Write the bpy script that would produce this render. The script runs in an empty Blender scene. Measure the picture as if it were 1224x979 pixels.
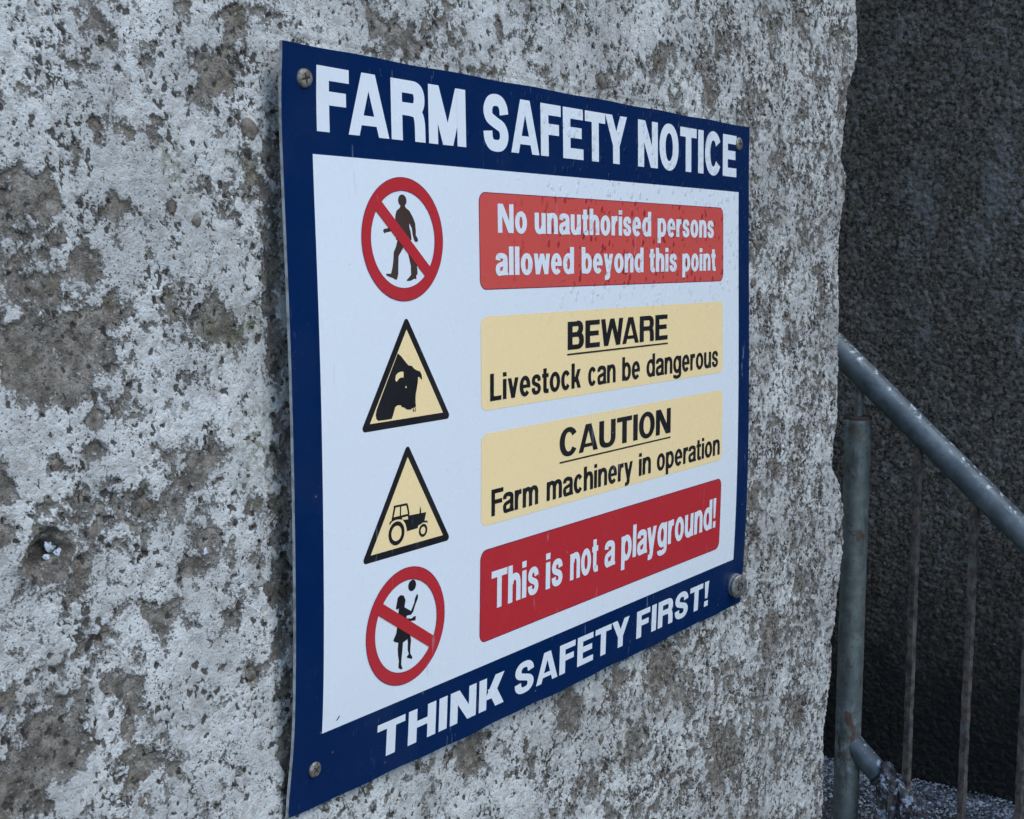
import bpy, bmesh, math, random
import numpy as np
from mathutils import noise as mnoise
from mathutils import Vector, Matrix
from mathutils.geometry import tessellate_polygon

sc = bpy.context.scene
C = sc.collection
random.seed(7)
R = math.radians

# ------------------------------------------------------------------ camera
# The sign's lower-left corner is the origin of X; Y points into the sign wall; ground is Z = 0.
Z0 = 1.31                                   # height of the sign's top edge
cd = bpy.data.cameras.new('camera')
cam = bpy.data.objects.new('camera', cd); C.objects.link(cam)
rows = ((0.5921984155694318, 0.0007312902320209813, -0.8057918476949559),
        (-0.09817382385071186, 0.9926154184606274, -0.07124978136642146),
        (0.799789307822744, 0.12130167455080745, 0.5878970716405942))
def w3(a): return Vector((a[0], a[2], -a[1]))
ax, ay, az = w3(rows[0]), -w3(rows[1]), -w3(rows[2])
cam.matrix_world = Matrix(((ax.x, ay.x, az.x, -0.66306), (ax.y, ay.y, az.y, -0.69973), (ax.z, ay.z, az.z, Z0 - 0.15641), (0, 0, 0, 1)))
cd.sensor_fit = 'HORIZONTAL'; cd.sensor_width = 36; cd.lens = 36 * 1506.0 / 1224
cd.clip_start = 0.02; cd.clip_end = 500
sc.camera = cam

# ------------------------------------------------------------------ sky and sun (overcast)
SUN_EL, SUN_AZ = R(50), R(170)              # azimuth clockwise from +Y
wd = bpy.data.worlds.new('World'); sc.world = wd; wd.use_nodes = True
wn = wd.node_tree.nodes; bg = wn['Background']
sky = wn.new('ShaderNodeTexSky'); sky.sky_type = 'NISHITA'; sky.sun_disc = False
sky.sun_elevation = SUN_EL; sky.sun_rotation = SUN_AZ
sky.air_density = 1.0; sky.dust_density = 0.45; sky.ozone_density = 1.7
wd.node_tree.links.new(sky.outputs[0], bg.inputs[0]); bg.inputs[1].default_value = 0.15
sl = bpy.data.lights.new('sun', 'SUN'); sl.energy = 0.85; sl.angle = R(30); sl.color = (1, 0.99, 0.97)
so = bpy.data.objects.new('sun', sl); C.objects.link(so)
sd = Vector((math.sin(SUN_AZ) * math.cos(SUN_EL), math.cos(SUN_AZ) * math.cos(SUN_EL), math.sin(SUN_EL)))
so.rotation_euler = sd.to_track_quat('Z', 'Y').to_euler(); so.location = (0, -3, 6)
sc.view_settings.view_transform = 'Standard'; sc.view_settings.look = 'None'
sc.view_settings.exposure = 1.02; sc.view_settings.gamma = 1

# ------------------------------------------------------------------ helpers
def meta(o, label=None, cat=None, group=None, kind=None):
    for k, v in (('label', label), ('category', cat), ('group', group), ('kind', kind)):
        if v: o[k] = v
    return o
def empty(name, loc, label, cat, group=None):
    o = bpy.data.objects.new(name, None); C.objects.link(o); o.location = loc
    o.empty_display_size = 0.1
    return meta(o, label, cat, group)
def link(name, me, m, parent=None, smooth=True, origin=None):
    """links a mesh whose vertices are in world coordinates; under a parent it is kept relative to the root"""
    o = bpy.data.objects.new(name, me); C.objects.link(o)
    if m is not None:
        for mm in (m if isinstance(m, (list, tuple)) else [m]): me.materials.append(mm)
    if parent is not None:
        root = parent
        while root.parent: root = root.parent
        me.transform(Matrix.Translation(-root.location)); o.parent = parent
    if smooth: me.polygons.foreach_set('use_smooth', [True] * len(me.polygons))
    me.update()
    return o
def pyd(verts, faces, name='m'):
    me = bpy.data.meshes.new(name); me.from_pydata([tuple(v) for v in verts], [], faces); me.update(); return me
def grid_mesh(X, Y, Z, name='grid', flip=False):
    """X, Y, Z: 2-D arrays"""
    ny, nx = X.shape
    co = np.stack([X, Y, Z], -1).reshape(-1, 3).astype(np.float32)
    i = np.arange(ny * nx).reshape(ny, nx)
    q = np.stack([i[:-1, :-1], i[1:, :-1], i[1:, 1:], i[:-1, 1:]], -1).reshape(-1, 4)
    if flip: q = q[:, ::-1]
    me = bpy.data.meshes.new(name)
    me.vertices.add(len(co)); me.vertices.foreach_set('co', co.ravel())
    me.loops.add(q.size); me.loops.foreach_set('vertex_index', q.ravel().astype(np.int32))
    me.polygons.add(len(q)); me.polygons.foreach_set('loop_start', np.arange(0, q.size, 4, dtype=np.int32))
    try: me.polygons.foreach_set('loop_total', np.full(len(q), 4, dtype=np.int32))
    except Exception: pass
    me.update(calc_edges=True); me.validate()
    return me
def attr(me, name, a):
    at = me.attributes.new(name, 'FLOAT', 'POINT'); at.data.foreach_set('value', np.ascontiguousarray(a, dtype=np.float32).ravel())

# numpy noise ------------------------------------------------------
def _h(ix, iy, s):
    n = (ix.astype(np.int64) * 374761393 + iy.astype(np.int64) * 668265263 + s * 2246822519) & 0xffffffff
    n = ((n ^ (n >> 13)) * 1274126177) & 0xffffffff
    return (n ^ (n >> 16)) & 0xffffffff
def perlin(x, y, s=0):
    xi, yi = np.floor(x), np.floor(y); xf, yf = x - xi, y - yi
    ux, uy = xf * xf * xf * (xf * (xf * 6 - 15) + 10), yf * yf * yf * (yf * (yf * 6 - 15) + 10)
    def g(ox, oy):
        a = _h(xi + ox, yi + oy, s) * (2 * math.pi / 4294967296.0)
        return np.cos(a) * (xf - ox) + np.sin(a) * (yf - oy)
    a, b, c, d = g(0, 0), g(1, 0), g(0, 1), g(1, 1)
    return ((a + (b - a) * ux) * (1 - uy) + (c + (d - c) * ux) * uy) * 1.5
def fbm(x, y, scale, octv=3, s=0, gain=0.5):
    r = 0; a = 1.0; t = 0
    for k in range(octv):
        r = r + a * perlin(x / scale + 17.3 * k, y / scale - 9.1 * k, s + k * 31); t += a; a *= gain; scale *= 0.47
    return r / t * 1.25
def worley(x, y, scale, s=0):
    """distance to the nearest cell point (in cells) and that cell's random number"""
    x, y = x / scale, y / scale
    xi, yi = np.floor(x), np.floor(y); best = np.full(x.shape, 9.0); idr = np.zeros(x.shape)
    for ox in (-1, 0, 1):
        for oy in (-1, 0, 1):
            h1 = _h(xi + ox, yi + oy, s) / 4294967296.0; h2 = _h(xi + ox, yi + oy, s + 77) / 4294967296.0
            d = np.hypot(xi + ox + h1 - x, yi + oy + h2 - y)
            m = d < best; best = np.where(m, d, best); idr = np.where(m, _h(xi + ox, yi + oy, s + 191) / 4294967296.0, idr)
    return best, idr
def sstep(a, b, x):
    t = np.clip((x - a) / (b - a), 0, 1); return t * t * (3 - 2 * t)

# shader helpers ---------------------------------------------------
class NT:
    def __init__(s, name):
        s.m = bpy.data.materials.new(name); s.m.use_nodes = True; s.t = s.m.node_tree
        s.n = s.t.nodes; s.p = s.n['Principled BSDF']; s.tc = s.n.new('ShaderNodeTexCoord')
    def L(s, a, b): s.t.links.new(a, b)
    def _in(s, sock, v):
        if isinstance(v, bpy.types.NodeSocket): s.L(v, sock)
        elif isinstance(v, tuple) and len(v) == 3: sock.default_value = (*v, 1)
        else: sock.default_value = v
    def noise(s, scale, detail=4, rough=0.55, dist=0, vec=None, stretch=None):
        n = s.n.new('ShaderNodeTexNoise'); n.inputs['Scale'].default_value = scale; n.inputs['Detail'].default_value = detail
        n.inputs['Roughness'].default_value = rough; n.inputs['Distortion'].default_value = dist
        v = vec or s.tc.outputs['Object']
        if stretch:
            mp = s.n.new('ShaderNodeMapping'); mp.inputs['Scale'].default_value = stretch; s.L(v, mp.inputs[0]); v = mp.outputs[0]
        s.L(v, n.inputs['Vector']); return n.outputs[0]
    def vor(s, scale, feature='F1', rnd=1, stretch=None, out='Distance'):
        n = s.n.new('ShaderNodeTexVoronoi'); n.feature = feature; n.inputs['Scale'].default_value = scale; n.inputs['Randomness'].default_value = rnd
        v = s.tc.outputs['Object']
        if stretch:
            mp = s.n.new('ShaderNodeMapping'); mp.inputs['Scale'].default_value = stretch; s.L(v, mp.inputs[0]); v = mp.outputs[0]
        s.L(v, n.inputs['Vector']); return n.outputs[out]
    def ramp(s, f, a, b, lo=0.0, hi=1.0):
        n = s.n.new('ShaderNodeMapRange'); n.interpolation_type = 'SMOOTHSTEP'
        s.L(f, n.inputs[0]); n.inputs[1].default_value = a; n.inputs[2].default_value = b; n.inputs[3].default_value = lo; n.inputs[4].default_value = hi
        return n.outputs[0]
    def mix(s, f, a, b):
        n = s.n.new('ShaderNodeMix'); n.data_type = 'RGBA'; s._in(n.inputs[0], f); s._in(n.inputs[6], a); s._in(n.inputs[7], b); return n.outputs[2]
    def math(s, op, a, b=0.0, c=0.0, clamp=False):
        n = s.n.new('ShaderNodeMath'); n.operation = op; n.use_clamp = clamp
        for k, v in enumerate((a, b, c)): s._in(n.inputs[k], v)
        return n.outputs[0]
    def at(s, name):
        n = s.n.new('ShaderNodeAttribute'); n.attribute_name = name; return n.outputs['Fac']
    def sep(s):
        n = s.n.new('ShaderNodeSeparateXYZ'); s.L(s.tc.outputs['Object'], n.inputs[0]); return n.outputs
    def bump(s, h, strength=0.5, dist=0.001, normal=None):
        n = s.n.new('ShaderNodeBump'); n.inputs['Strength'].default_value = strength; n.inputs['Distance'].default_value = dist
        s.L(h, n.inputs['Height'])
        if normal: s.L(normal, n.inputs['Normal'])
        s.L(n.outputs[0], s.p.inputs['Normal']); return n.outputs[0]
    def done(s, col=None, rough=None, metal=None, spec=None):
        if col is not None: s._in(s.p.inputs['Base Color'], col)
        if rough is not None: s._in(s.p.inputs['Roughness'], rough)
        if metal is not None: s._in(s.p.inputs['Metallic'], metal)
        if spec is not None: s._in(s.p.inputs['Specular IOR Level'], spec)
        return s.m

# ------------------------------------------------------------------ materials
def mat_limewash():
    s = NT('flaking_limewash')
    cov, pit, lime = s.at('cover'), s.at('pit'), s.at('algae')
    fine = s.noise(420, 5, 0.65); mid = s.noise(120, 5, 0.6, 0.4); big = s.noise(14, 4, 0.5)
    f = s.math('ADD', cov, s.math('MULTIPLY', s.math('SUBTRACT', fine, 0.5), 0.9))
    f = s.math('ADD', f, s.math('MULTIPLY', s.math('SUBTRACT', mid, 0.5), 0.7))
    f = s.ramp(f, 0.37, 0.57)
    wash = s.mix(s.ramp(big, 0.35, 0.65), (0.50, 0.505, 0.480), (0.67, 0.675, 0.640))
    wash = s.mix(s.ramp(mid, 0.46, 0.70, 0, 0.75), wash, (0.31, 0.305, 0.285))
    wash = s.mix(s.ramp(s.noise(38, 5, 0.7, 0.6), 0.52, 0.70, 0, 0.6), wash, (0.33, 0.315, 0.285))
    wash = s.mix(s.ramp(s.noise(60, 4, 0.6), 0.56, 0.72, 0, 0.5), wash, (0.42, 0.37, 0.33))
    stain = s.math('MULTIPLY', s.ramp(s.noise(7, 5, 0.6, 0.5), 0.42, 0.66), s.ramp(s.sep()[0], -0.6, 0.6, 0.12, 0.65))
    wash = s.mix(stain, wash, (0.30, 0.29, 0.27))
    bare = s.mix(s.ramp(s.noise(75, 5, 0.65), 0.35, 0.68), (0.105, 0.093, 0.077), (0.30, 0.272, 0.230))
    bare = s.mix(s.ramp(s.noise(30, 3, 0.5), 0.54, 0.68, 0, 0.4), bare, (0.17, 0.14, 0.085))
    bare = s.mix(s.ramp(fine, 0.5, 0.68, 0, 0.7), bare, (0.050, 0.043, 0.036))
    bare = s.mix(s.ramp(s.noise(260, 3, 0.6), 0.60, 0.70, 0, 0.8), bare, (0.42, 0.41, 0.38))
    col = s.mix(f, bare, wash)
    col = s.mix(s.math('MULTIPLY', lime, s.ramp(s.noise(160, 4, 0.6), 0.4, 0.6)), col, (0.12, 0.125, 0.055))
    sp = s.ramp(s.vor(330), 0.16, 0.26, 1, 0)
    spm = s.math('MULTIPLY', sp, s.ramp(s.noise(36, 4, 0.6), 0.46, 0.60, 0, 0.8))
    col = s.mix(spm, col, (0.10, 0.09, 0.078))
    col = s.mix(s.ramp(s.math('ADD', pit, s.math('MULTIPLY', s.math('SUBTRACT', fine, 0.5), 0.8)), 0.40, 0.75, 0, 0.92), col, (0.052, 0.045, 0.038))
    h = s.math('ADD', s.math('MULTIPLY', fine, 1.1), s.math('ADD', s.math('MULTIPLY', f, 0.70), s.math('MULTIPLY', spm, -0.9)))
    s.bump(h, 1.0, 0.0020)
    return s.done(col, s.ramp(mid, 0.3, 0.7, 0.75, 0.95), 0, 0.25)
def mat_roughcast():
    s = NT('dark_roughcast')
    t, z = s.at('tone'), s.at('worn')
    fine = s.noise(260, 5, 0.65)
    sx = s.n.new('ShaderNodeSeparateXYZ'); s.L(s.vor(115, out='Color'), sx.inputs[0])
    col = s.mix(s.ramp(s.noise(150, 5, 0.75), 0.38, 0.66), (0.020, 0.018, 0.015), (0.215, 0.175, 0.132))
    col = s.mix(s.ramp(sx.outputs[0], 0.55, 1.0, 0, 0.75), col, (0.25, 0.21, 0.165))
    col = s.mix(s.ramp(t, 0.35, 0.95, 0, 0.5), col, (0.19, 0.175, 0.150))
    f = s.ramp(s.math('ADD', z, s.math('ADD', s.math('MULTIPLY', s.math('SUBTRACT', fine, 0.5), 1.6), s.math('MULTIPLY', s.math('SUBTRACT', sx.outputs[1], 0.5), 0.5))), 0.46, 0.85, 0, 0.8)
    col = s.mix(f, col, (0.25, 0.245, 0.23))
    col = s.mix(s.ramp(s.noise(18, 4, 0.6), 0.56, 0.7, 0, 0.5), col, (0.045, 0.037, 0.028))
    col = s.mix(s.math('MULTIPLY', s.ramp(s.vor(170), 0.12, 0.2, 0.6, 0), s.ramp(s.noise(60, 3, .6), .5, .6)), col, (0.26, 0.28, 0.30))
    col = s.mix(s.ramp(s.math('ADD', s.sep()[2], s.math('MULTIPLY', s.noise(12, 4, .6), 0.35)), 0.28, 0.86, 0.93, 0), col, (0.011, 0.010, 0.008))  # base blackened: damp, with the deep shade near the ground painted in
    s.bump(s.math('ADD', s.math('MULTIPLY', fine, 1.2), s.math('ADD', s.noise(90, 4, 0.6), s.math('MULTIPLY', s.vor(115), -1.0))), 1.0, 0.0035)
    return s.done(col, 0.85, 0, 0.35)
def sign_paint(name, col, dirt=0.3, rough=0.2, spec=0.45, wet=None):
    s = NT(name)
    xyz = s.sep()
    # water droplets and smears sit on the upper right part of the glossy film
    zone = s.math('MULTIPLY', s.ramp(xyz[2], 0.36, 0.43), s.ramp(xyz[0], -0.16, 0.0))
    clump = s.ramp(s.noise(20, 3, 0.6), 0.36, 0.52)
    zone = s.math('MULTIPLY', zone, clump)
    drop = s.math('MULTIPLY', s.ramp(s.vor(118, stretch=(1, 1, 0.68)), 0.26, 0.36, 1, 0), zone)
    drop = s.math('MULTIPLY', drop, s.ramp(s.noise(70, 2, 0.5), 0.42, 0.48))
    fine = s.noise(700, 3, 0.6)
    grime = s.math('MULTIPLY', s.ramp(s.noise(9, 5, 0.65), 0.45, 0.75), dirt)
    c = s.mix(grime, col, tuple(0.7 * v + 0.3 * g for v, g in zip(col, (0.34, 0.36, 0.35))))
    speck = s.math('MULTIPLY', s.ramp(s.vor(75), 0.045, 0.075, 1, 0), s.ramp(s.noise(40, 2, 0.5), 0.56, 0.62))
    c = s.mix(s.math('MULTIPLY', speck, 0.55), c, (0.30, 0.33, 0.36))
    scr = s.math('MULTIPLY', s.ramp(s.noise(60, 3, 0.5, 1.2, stretch=(3.2, 1, 0.35)), 0.665, 0.70), s.ramp(s.noise(12, 3, 0.5), 0.52, 0.62))
    c = s.mix(s.math('MULTIPLY', scr, 0.30), c, (0.30, 0.36, 0.42))
    c = s.mix(s.math('MULTIPLY', drop, 0.9 if wet else 0.4), c, wet or tuple(v * 0.8 for v in col))
    r = s.math('ADD', s.ramp(s.noise(30, 4, 0.6), 0.35, 0.7, rough, rough + 0.14), s.math('MULTIPLY', scr, 0.3))
    s.bump(s.math('ADD', s.math('MULTIPLY', fine, 0.04), s.math('MULTIPLY', drop, 1.0)), 0.6, 0.0010)
    return s.done(c, r, 0, spec)
def mat_plastic_edge():
    s = NT('sign_edge'); return s.done(s.mix(s.ramp(s.noise(90), 0.4, 0.65), (0.50, 0.50, 0.49), (0.26, 0.25, 0.23)), 0.6)
def mat_galv(name='galvanised_steel', rust=0.0, blue=True):
    s = NT(name)
    a = (0.11, 0.135, 0.155) if blue else (0.15, 0.165, 0.150)
    c = s.mix(s.ramp(s.noise(35, 5, 0.6), 0.35, 0.68), a, tuple(v * 1.55 for v in a))
    c = s.mix(s.ramp(s.noise(14, 5, 0.65), 0.55, 0.72, 0, 0.6), c, (0.12, 0.13, 0.08) if not blue else (0.11, 0.13, 0.14))
    c = s.mix(s.ramp(s.noise(120, 4, 0.7), 0.58, 0.66, 0, 0.7), c, (0.09, 0.085, 0.075))
    if rust: c = s.mix(s.ramp(s.noise(24, 5, 0.7), 0.62 - rust, 0.72 - rust, 0, 0.85), c, (0.13, 0.062, 0.035))
    z = s.sep()[2]                                  # rust and bloomed zinc round the lower joint, rust under the top rim
    band = s.math('MULTIPLY', s.ramp(z, 0.17, 0.22), s.ramp(z, 0.36, 0.30))
    c = s.mix(s.math('MULTIPLY', band, s.ramp(s.noise(45, 5, 0.65), 0.50, 0.58)), c, (0.30, 0.33, 0.34))
    c = s.mix(s.math('MULTIPLY', band, s.ramp(s.noise(38, 5, 0.65, stretch=(1, 1.2, .5)), 0.53, 0.60, 0, 0.9)), c, (0.14, 0.07, 0.045))
    c = s.mix(s.math('MULTIPLY', s.ramp(z, 0.78, 0.86), s.ramp(s.noise(55, 5, 0.65), 0.48, 0.6, 0, 0.75)), c, (0.15, 0.10, 0.065))
    c = s.mix(s.ramp(s.noise(60, 5, 0.65, stretch=(1, 1, .25)), 0.55, 0.66, 0, 0.5), c, (0.05, 0.055, 0.045))
    s.bump(s.noise(240, 4, 0.6), 0.35, 0.0008)
    return s.done(c, s.ramp(s.noise(60), 0.3, 0.7, 0.42, 0.7), 0.35, 0.5)
def mat_frosty_pipe():
    s = NT('galvanised_rail_with_frost')
    n = s.n.new('ShaderNodeNewGeometry'); sp = s.n.new('ShaderNodeSeparateXYZ'); s.L(n.outputs['Normal'], sp.inputs[0])
    up = s.ramp(sp.outputs[2], 0.45, 0.75)
    c = s.mix(s.ramp(s.noise(30, 5, 0.6), 0.35, 0.68), (0.078, 0.098, 0.108), (0.150, 0.180, 0.190))
    c = s.mix(s.ramp(s.noise(90, 4, 0.7), 0.57, 0.66, 0, 0.6), c, (0.09, 0.10, 0.10))
    fr = s.math('MULTIPLY', up, s.ramp(s.noise(75, 5, 0.7), 0.545, 0.60))
    c = s.mix(fr, c, (0.62, 0.68, 0.72))
    fl = s.math('MULTIPLY', s.ramp(s.vor(90), 0.06, 0.11, 0.5, 0), s.ramp(s.noise(20, 3, .6), .5, .62))
    c = s.mix(fl, c, (0.45, 0.50, 0.54))
    s.bump(s.math('ADD', s.noise(220, 4, 0.6), fr), 0.45, 0.0010)
    return s.done(c, s.ramp(s.noise(60), 0.3, 0.7, 0.4, 0.62), 0.25, 0.5)
def mat_rust():
    s = NT('rusted_bar')
    c = s.mix(s.ramp(s.noise(70, 5, 0.65), 0.35, 0.66), (0.052, 0.043, 0.039), (0.195, 0.150, 0.122))
    c = s.mix(s.ramp(s.noise(28, 4, 0.6), 0.55, 0.7, 0, 0.7), c, (0.16, 0.17, 0.165))
    c = s.mix(s.ramp(s.noise(180, 3, 0.6), 0.6, 0.7, 0, 0.6), c, (0.25, 0.24, 0.22))
    s.bump(s.noise(300, 4, 0.7), 0.7, 0.0014)
    return s.done(c, 0.72, 0.1, 0.4)
def mat_screw(a=(0.30, 0.28, 0.24)):
    s = NT('weathered_screw'); s.bump(s.noise(500, 4, 0.6), 0.4, 0.0005)
    return s.done(s.mix(s.ramp(s.noise(260, 5, 0.65), 0.4, 0.66), a, (0.12, 0.095, 0.07)), 0.5, 0.55)
def plain(name, c, rough=0.8, amp=0.35, scale=80):
    s = NT(name); s.bump(s.noise(scale * 4, 4, 0.6), 0.6, 0.001)
    return s.done(s.mix(s.ramp(s.noise(scale, 5, 0.65), 0.35, 0.68), tuple(v * (1 - amp) for v in c), tuple(min(1, v * (1 + amp)) for v in c)), rough)
def mat_ground():
    s = NT('frosted_grit_ground')
    c = s.mix(s.ramp(s.noise(140, 5, 0.7), 0.45, 0.68), (0.035, 0.038, 0.042), (0.16, 0.18, 0.20))
    c = s.mix(s.ramp(s.noise(3, 5, 0.6), 0.4, 0.7, 0, 0.5), c, (0.10, 0.10, 0.09))
    s.bump(s.noise(200, 5, 0.7), 0.9, 0.004)
    return s.done(c, 0.85)

M = dict(lime=mat_limewash(), dark=mat_roughcast(),
         blue=sign_paint('blue_print', (0.0008, 0.0150, 0.068), 0.05, 0.16, 0.3), white=sign_paint('white_print', (0.68, 0.72, 0.745), 0.06, 0.22),
         red=sign_paint('red_print', (0.45, 0.027, 0.034), 0.05, 0.17), cream=sign_paint('cream_print', (0.86, 0.665, 0.345), 0.07, 0.22),
         black=sign_paint('black_print', (0.012, 0.012, 0.014), 0.10, 0.30), brown=sign_paint('faded_black_print', (0.055, 0.032, 0.026), 0.10, 0.30),
         red_sheen=sign_paint('red_print_painted_sheen', (0.58, 0.080, 0.066), 0.06, 0.20, 0.6, (0.34, 0.016, 0.022)),  # paler red paints in the sky reflection, broken darker by droplets
         line=sign_paint('red_outline_print', (0.17, 0.02, 0.06), 0.05, 0.2),
         edge=mat_plastic_edge(), post=mat_galv('galvanised_post', 0.03, False), rail=mat_frosty_pipe(), rust=mat_rust(), screw=mat_screw(),
         bolt=mat_screw((0.26, 0.275, 0.27)), slot=plain('screw_recess', (0.02, 0.018, 0.015)), cap=plain('rusty_cap', (0.085, 0.055, 0.038)),
         pebble=plain('brown_pebble', (0.15, 0.125, 0.10), 0.8, 0.5, 140), frost=plain('frost', (0.50, 0.55, 0.60), 0.6, 0.2), rime=plain('frosted_grain', (0.32, 0.35, 0.365), 0.7, 0.45),
         grit=plain('dark_grit', (0.085, 0.09, 0.10), 0.8, 0.4), ground=mat_ground(), wire=plain('black_wire', (0.015, 0.014, 0.014), 0.6))

# ------------------------------------------------------------------ ground
def soft_grid(lo, hi, flo, fhi, step, coarse):
    """coordinates: fine between flo and fhi, coarse outside"""
    a = np.linspace(lo, flo, coarse, endpoint=False); b = np.arange(flo, fhi, step); c = np.linspace(fhi, hi, coarse + 1)
    return np.concatenate([a, b, c])
gx = soft_grid(-200, 200, 0.9, 2.2, 0.012, 24); gy = soft_grid(-200, 200, -0.8, 1.6, 0.012, 24)
GX, GY = np.meshgrid(gx, gy)
GZ = 0.006 * fbm(GX, GY, 0.25, 3, 5) * ((GX > 0.85) & (GX < 2.3) & (GY > -0.9) & (GY < 1.7))
g = link('ground', grid_mesh(GX, GY, GZ, flip=True), M['ground']); meta(g, kind='structure')

# loose grit and frost grains in the passage behind the railing
def grains():
    vs, fs, mi = [], [], []
    base = [(1, 0, 0), (-1, 0, 0), (0, 1, 0), (0, -1, 0), (0, 0, 1), (0, 0, -1)]
    tri = [(0, 2, 4), (2, 1, 4), (1, 3, 4), (3, 0, 4), (2, 0, 5), (1, 2, 5), (3, 1, 5), (0, 3, 5)]
    rr = random.Random(4)
    for k in range(34000):
        x, y = rr.uniform(1.14, 2.02), rr.uniform(-0.45, 0.75)
        if k % 5 == 0: x = 1.98 - abs(rr.gauss(0, 0.05))
        r = rr.uniform(0.0014, 0.0038) * (1.6 if rr.random() < 0.08 else 1)
        a = rr.uniform(0, 6.28); ca, sa = math.cos(a), math.sin(a); n = len(vs)
        sx, sy, sz = r * rr.uniform(.7, 1.3), r * rr.uniform(.7, 1.3), r * rr.uniform(.5, .9)
        for bx, by, bz in base:
            px, py, pz = bx * sx, by * sy, bz * sz + bx * sx * .3
            vs.append((x + px * ca - py * sa, y + px * sa + py * ca, 0.004 + pz + r * .3))
        fs += [(n + i, n + j, n + l) for i, j, l in tri]
        m = 0 if rr.random() < max(0.10, min(0.75, 0.50 + 0.9 * mnoise.noise(Vector((x * 9, y * 9, 0))))) else 1
        mi += [m] * 8
    me = pyd(vs, fs, 'grit'); o = link('frosted_grit', me, [M['rime'], M['grit']], smooth=False)
    me.polygons.foreach_set('material_index', mi)
    meta(o, 'loose dark grit mixed with white frost grains covering the ground behind the railing', 'grit', kind='stuff')
grains()

# ------------------------------------------------------------------ the limewashed wall
WALL_Y = 0.014
EDGE = [(-3.0, 1.165), (-0.6, 1.17), (-0.35, 1.165), (-0.216, 1.174), (-0.187, 1.18), (-0.159, 1.192), (-0.116, 1.186), (-0.083, 1.162), (-0.021, 1.151), (0.015, 1.148), (0.044, 1.173), (0.076, 1.165),
        (0.107, 1.152), (0.187, 1.152), (0.262, 1.154), (0.326, 1.156), (0.39, 1.158), (0.44, 1.149), (0.472, 1.148), (0.502, 1.177), (0.551, 1.197), (0.592, 1.201), (0.67, 1.19), (0.697, 1.189),
        (0.747, 1.172), (0.8, 1.17), (0.862, 1.151), (0.887, 1.143), (0.945, 1.154), (1.036, 1.144), (1.4, 1.15)]
PATCH = [(-0.208, 0.118, 0.0207), (-0.187, 0.122, 0.0132), (-0.15, 0.071, 0.0065), (-0.166, 0.092, 0.0097), (-0.104, 0.066, 0.0074), (-0.101, 0.077, 0.0068), (-0.141, 0.125, 0.0099), (-0.091, 0.123, 0.0081), (-0.016, 0.101, 0.0056), (-0.178, 0.145, 0.0075), (-0.16, 0.162, 0.012), (-0.208, 0.174, 0.026), (-0.19, 0.18, 0.0133), (-0.138, 0.191, 0.0123), (-0.2, 0.221, 0.0264), (-0.22, 0.21, 0.0155), (-0.163, 0.215, 0.0192), (-0.042, 0.027, 0.0179), (-0.056, 0.036, 0.013), (-0.027, -0.01, 0.0108), (-0.162, 0.004, 0.0053), (-0.075, -0.016, 0.0115), (-0.056, 0.202, 0.0151), (-0.035, 0.217, 0.0136), (0.005, 0.172, 0.0076), (0.005, 0.203, 0.0089), (0.006, 0.229, 0.0089), (-0.199, 0.241, 0.0212), (-0.175, 0.245, 0.0109), (-0.157, 0.263, 0.0089), (-0.128, 0.267, 0.0068), (-0.16, 0.285, 0.01), (-0.228, 0.295, 0.013), (-0.189, 0.292, 0.0065), (-0.031, 0.27, 0.0093), (-0.063, 0.302, 0.0152), (-0.12, 0.33, 0.007), (-0.199, 0.347, 0.014), (-0.181, 0.372, 0.0099), (-0.163, 0.341, 0.0056), (-0.069, 0.368, 0.0183), (-0.088, 0.38, 0.0108), (-0.111, 0.409, 0.0118), (-0.05, 0.43, 0.0094), (-0.137, 0.458, 0.0128), (-0.152, 0.446, 0.0086), (-0.029, 0.476, 0.0077), (-0.144, 0.482, 0.007), (-0.185, 0.485, 0.0156), (-0.204, 0.468, 0.0109), (-0.223, 0.493, 0.0216), (-0.135, 0.518, 0.0117), (-0.157, 0.408, 0.0045), (-0.175, 0.416, 0.0056), (0.003, 0.378, 0.0065), (-0.004, 0.41, 0.0065), (0.235, 0.624, 0.0238), (0.406, 0.634, 0.0309), (0.622, 0.647, 0.045), (0.904, 0.676, 0.0346), (0.783, 0.805, 0.0494), (1.014, 0.629, 0.0241), (0.546, 0.727, 0.0241), (0.151, -0.027, 0.0125), (0.125, -0.033, 0.0109), (0.172, -0.016, 0.0099), (0.29, -0.053, 0.0092), (0.463, -0.023, 0.0103), (0.583, -0.059, 0.0203), (0.703, -0.035, 0.0178), (0.961, -0.159, 0.0167), (0.856, 0.527, 0.0167), (0.917, 0.445, 0.016), (1.027, 0.821, 0.0307), (0.841, 0.479, 0.0165)]
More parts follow.
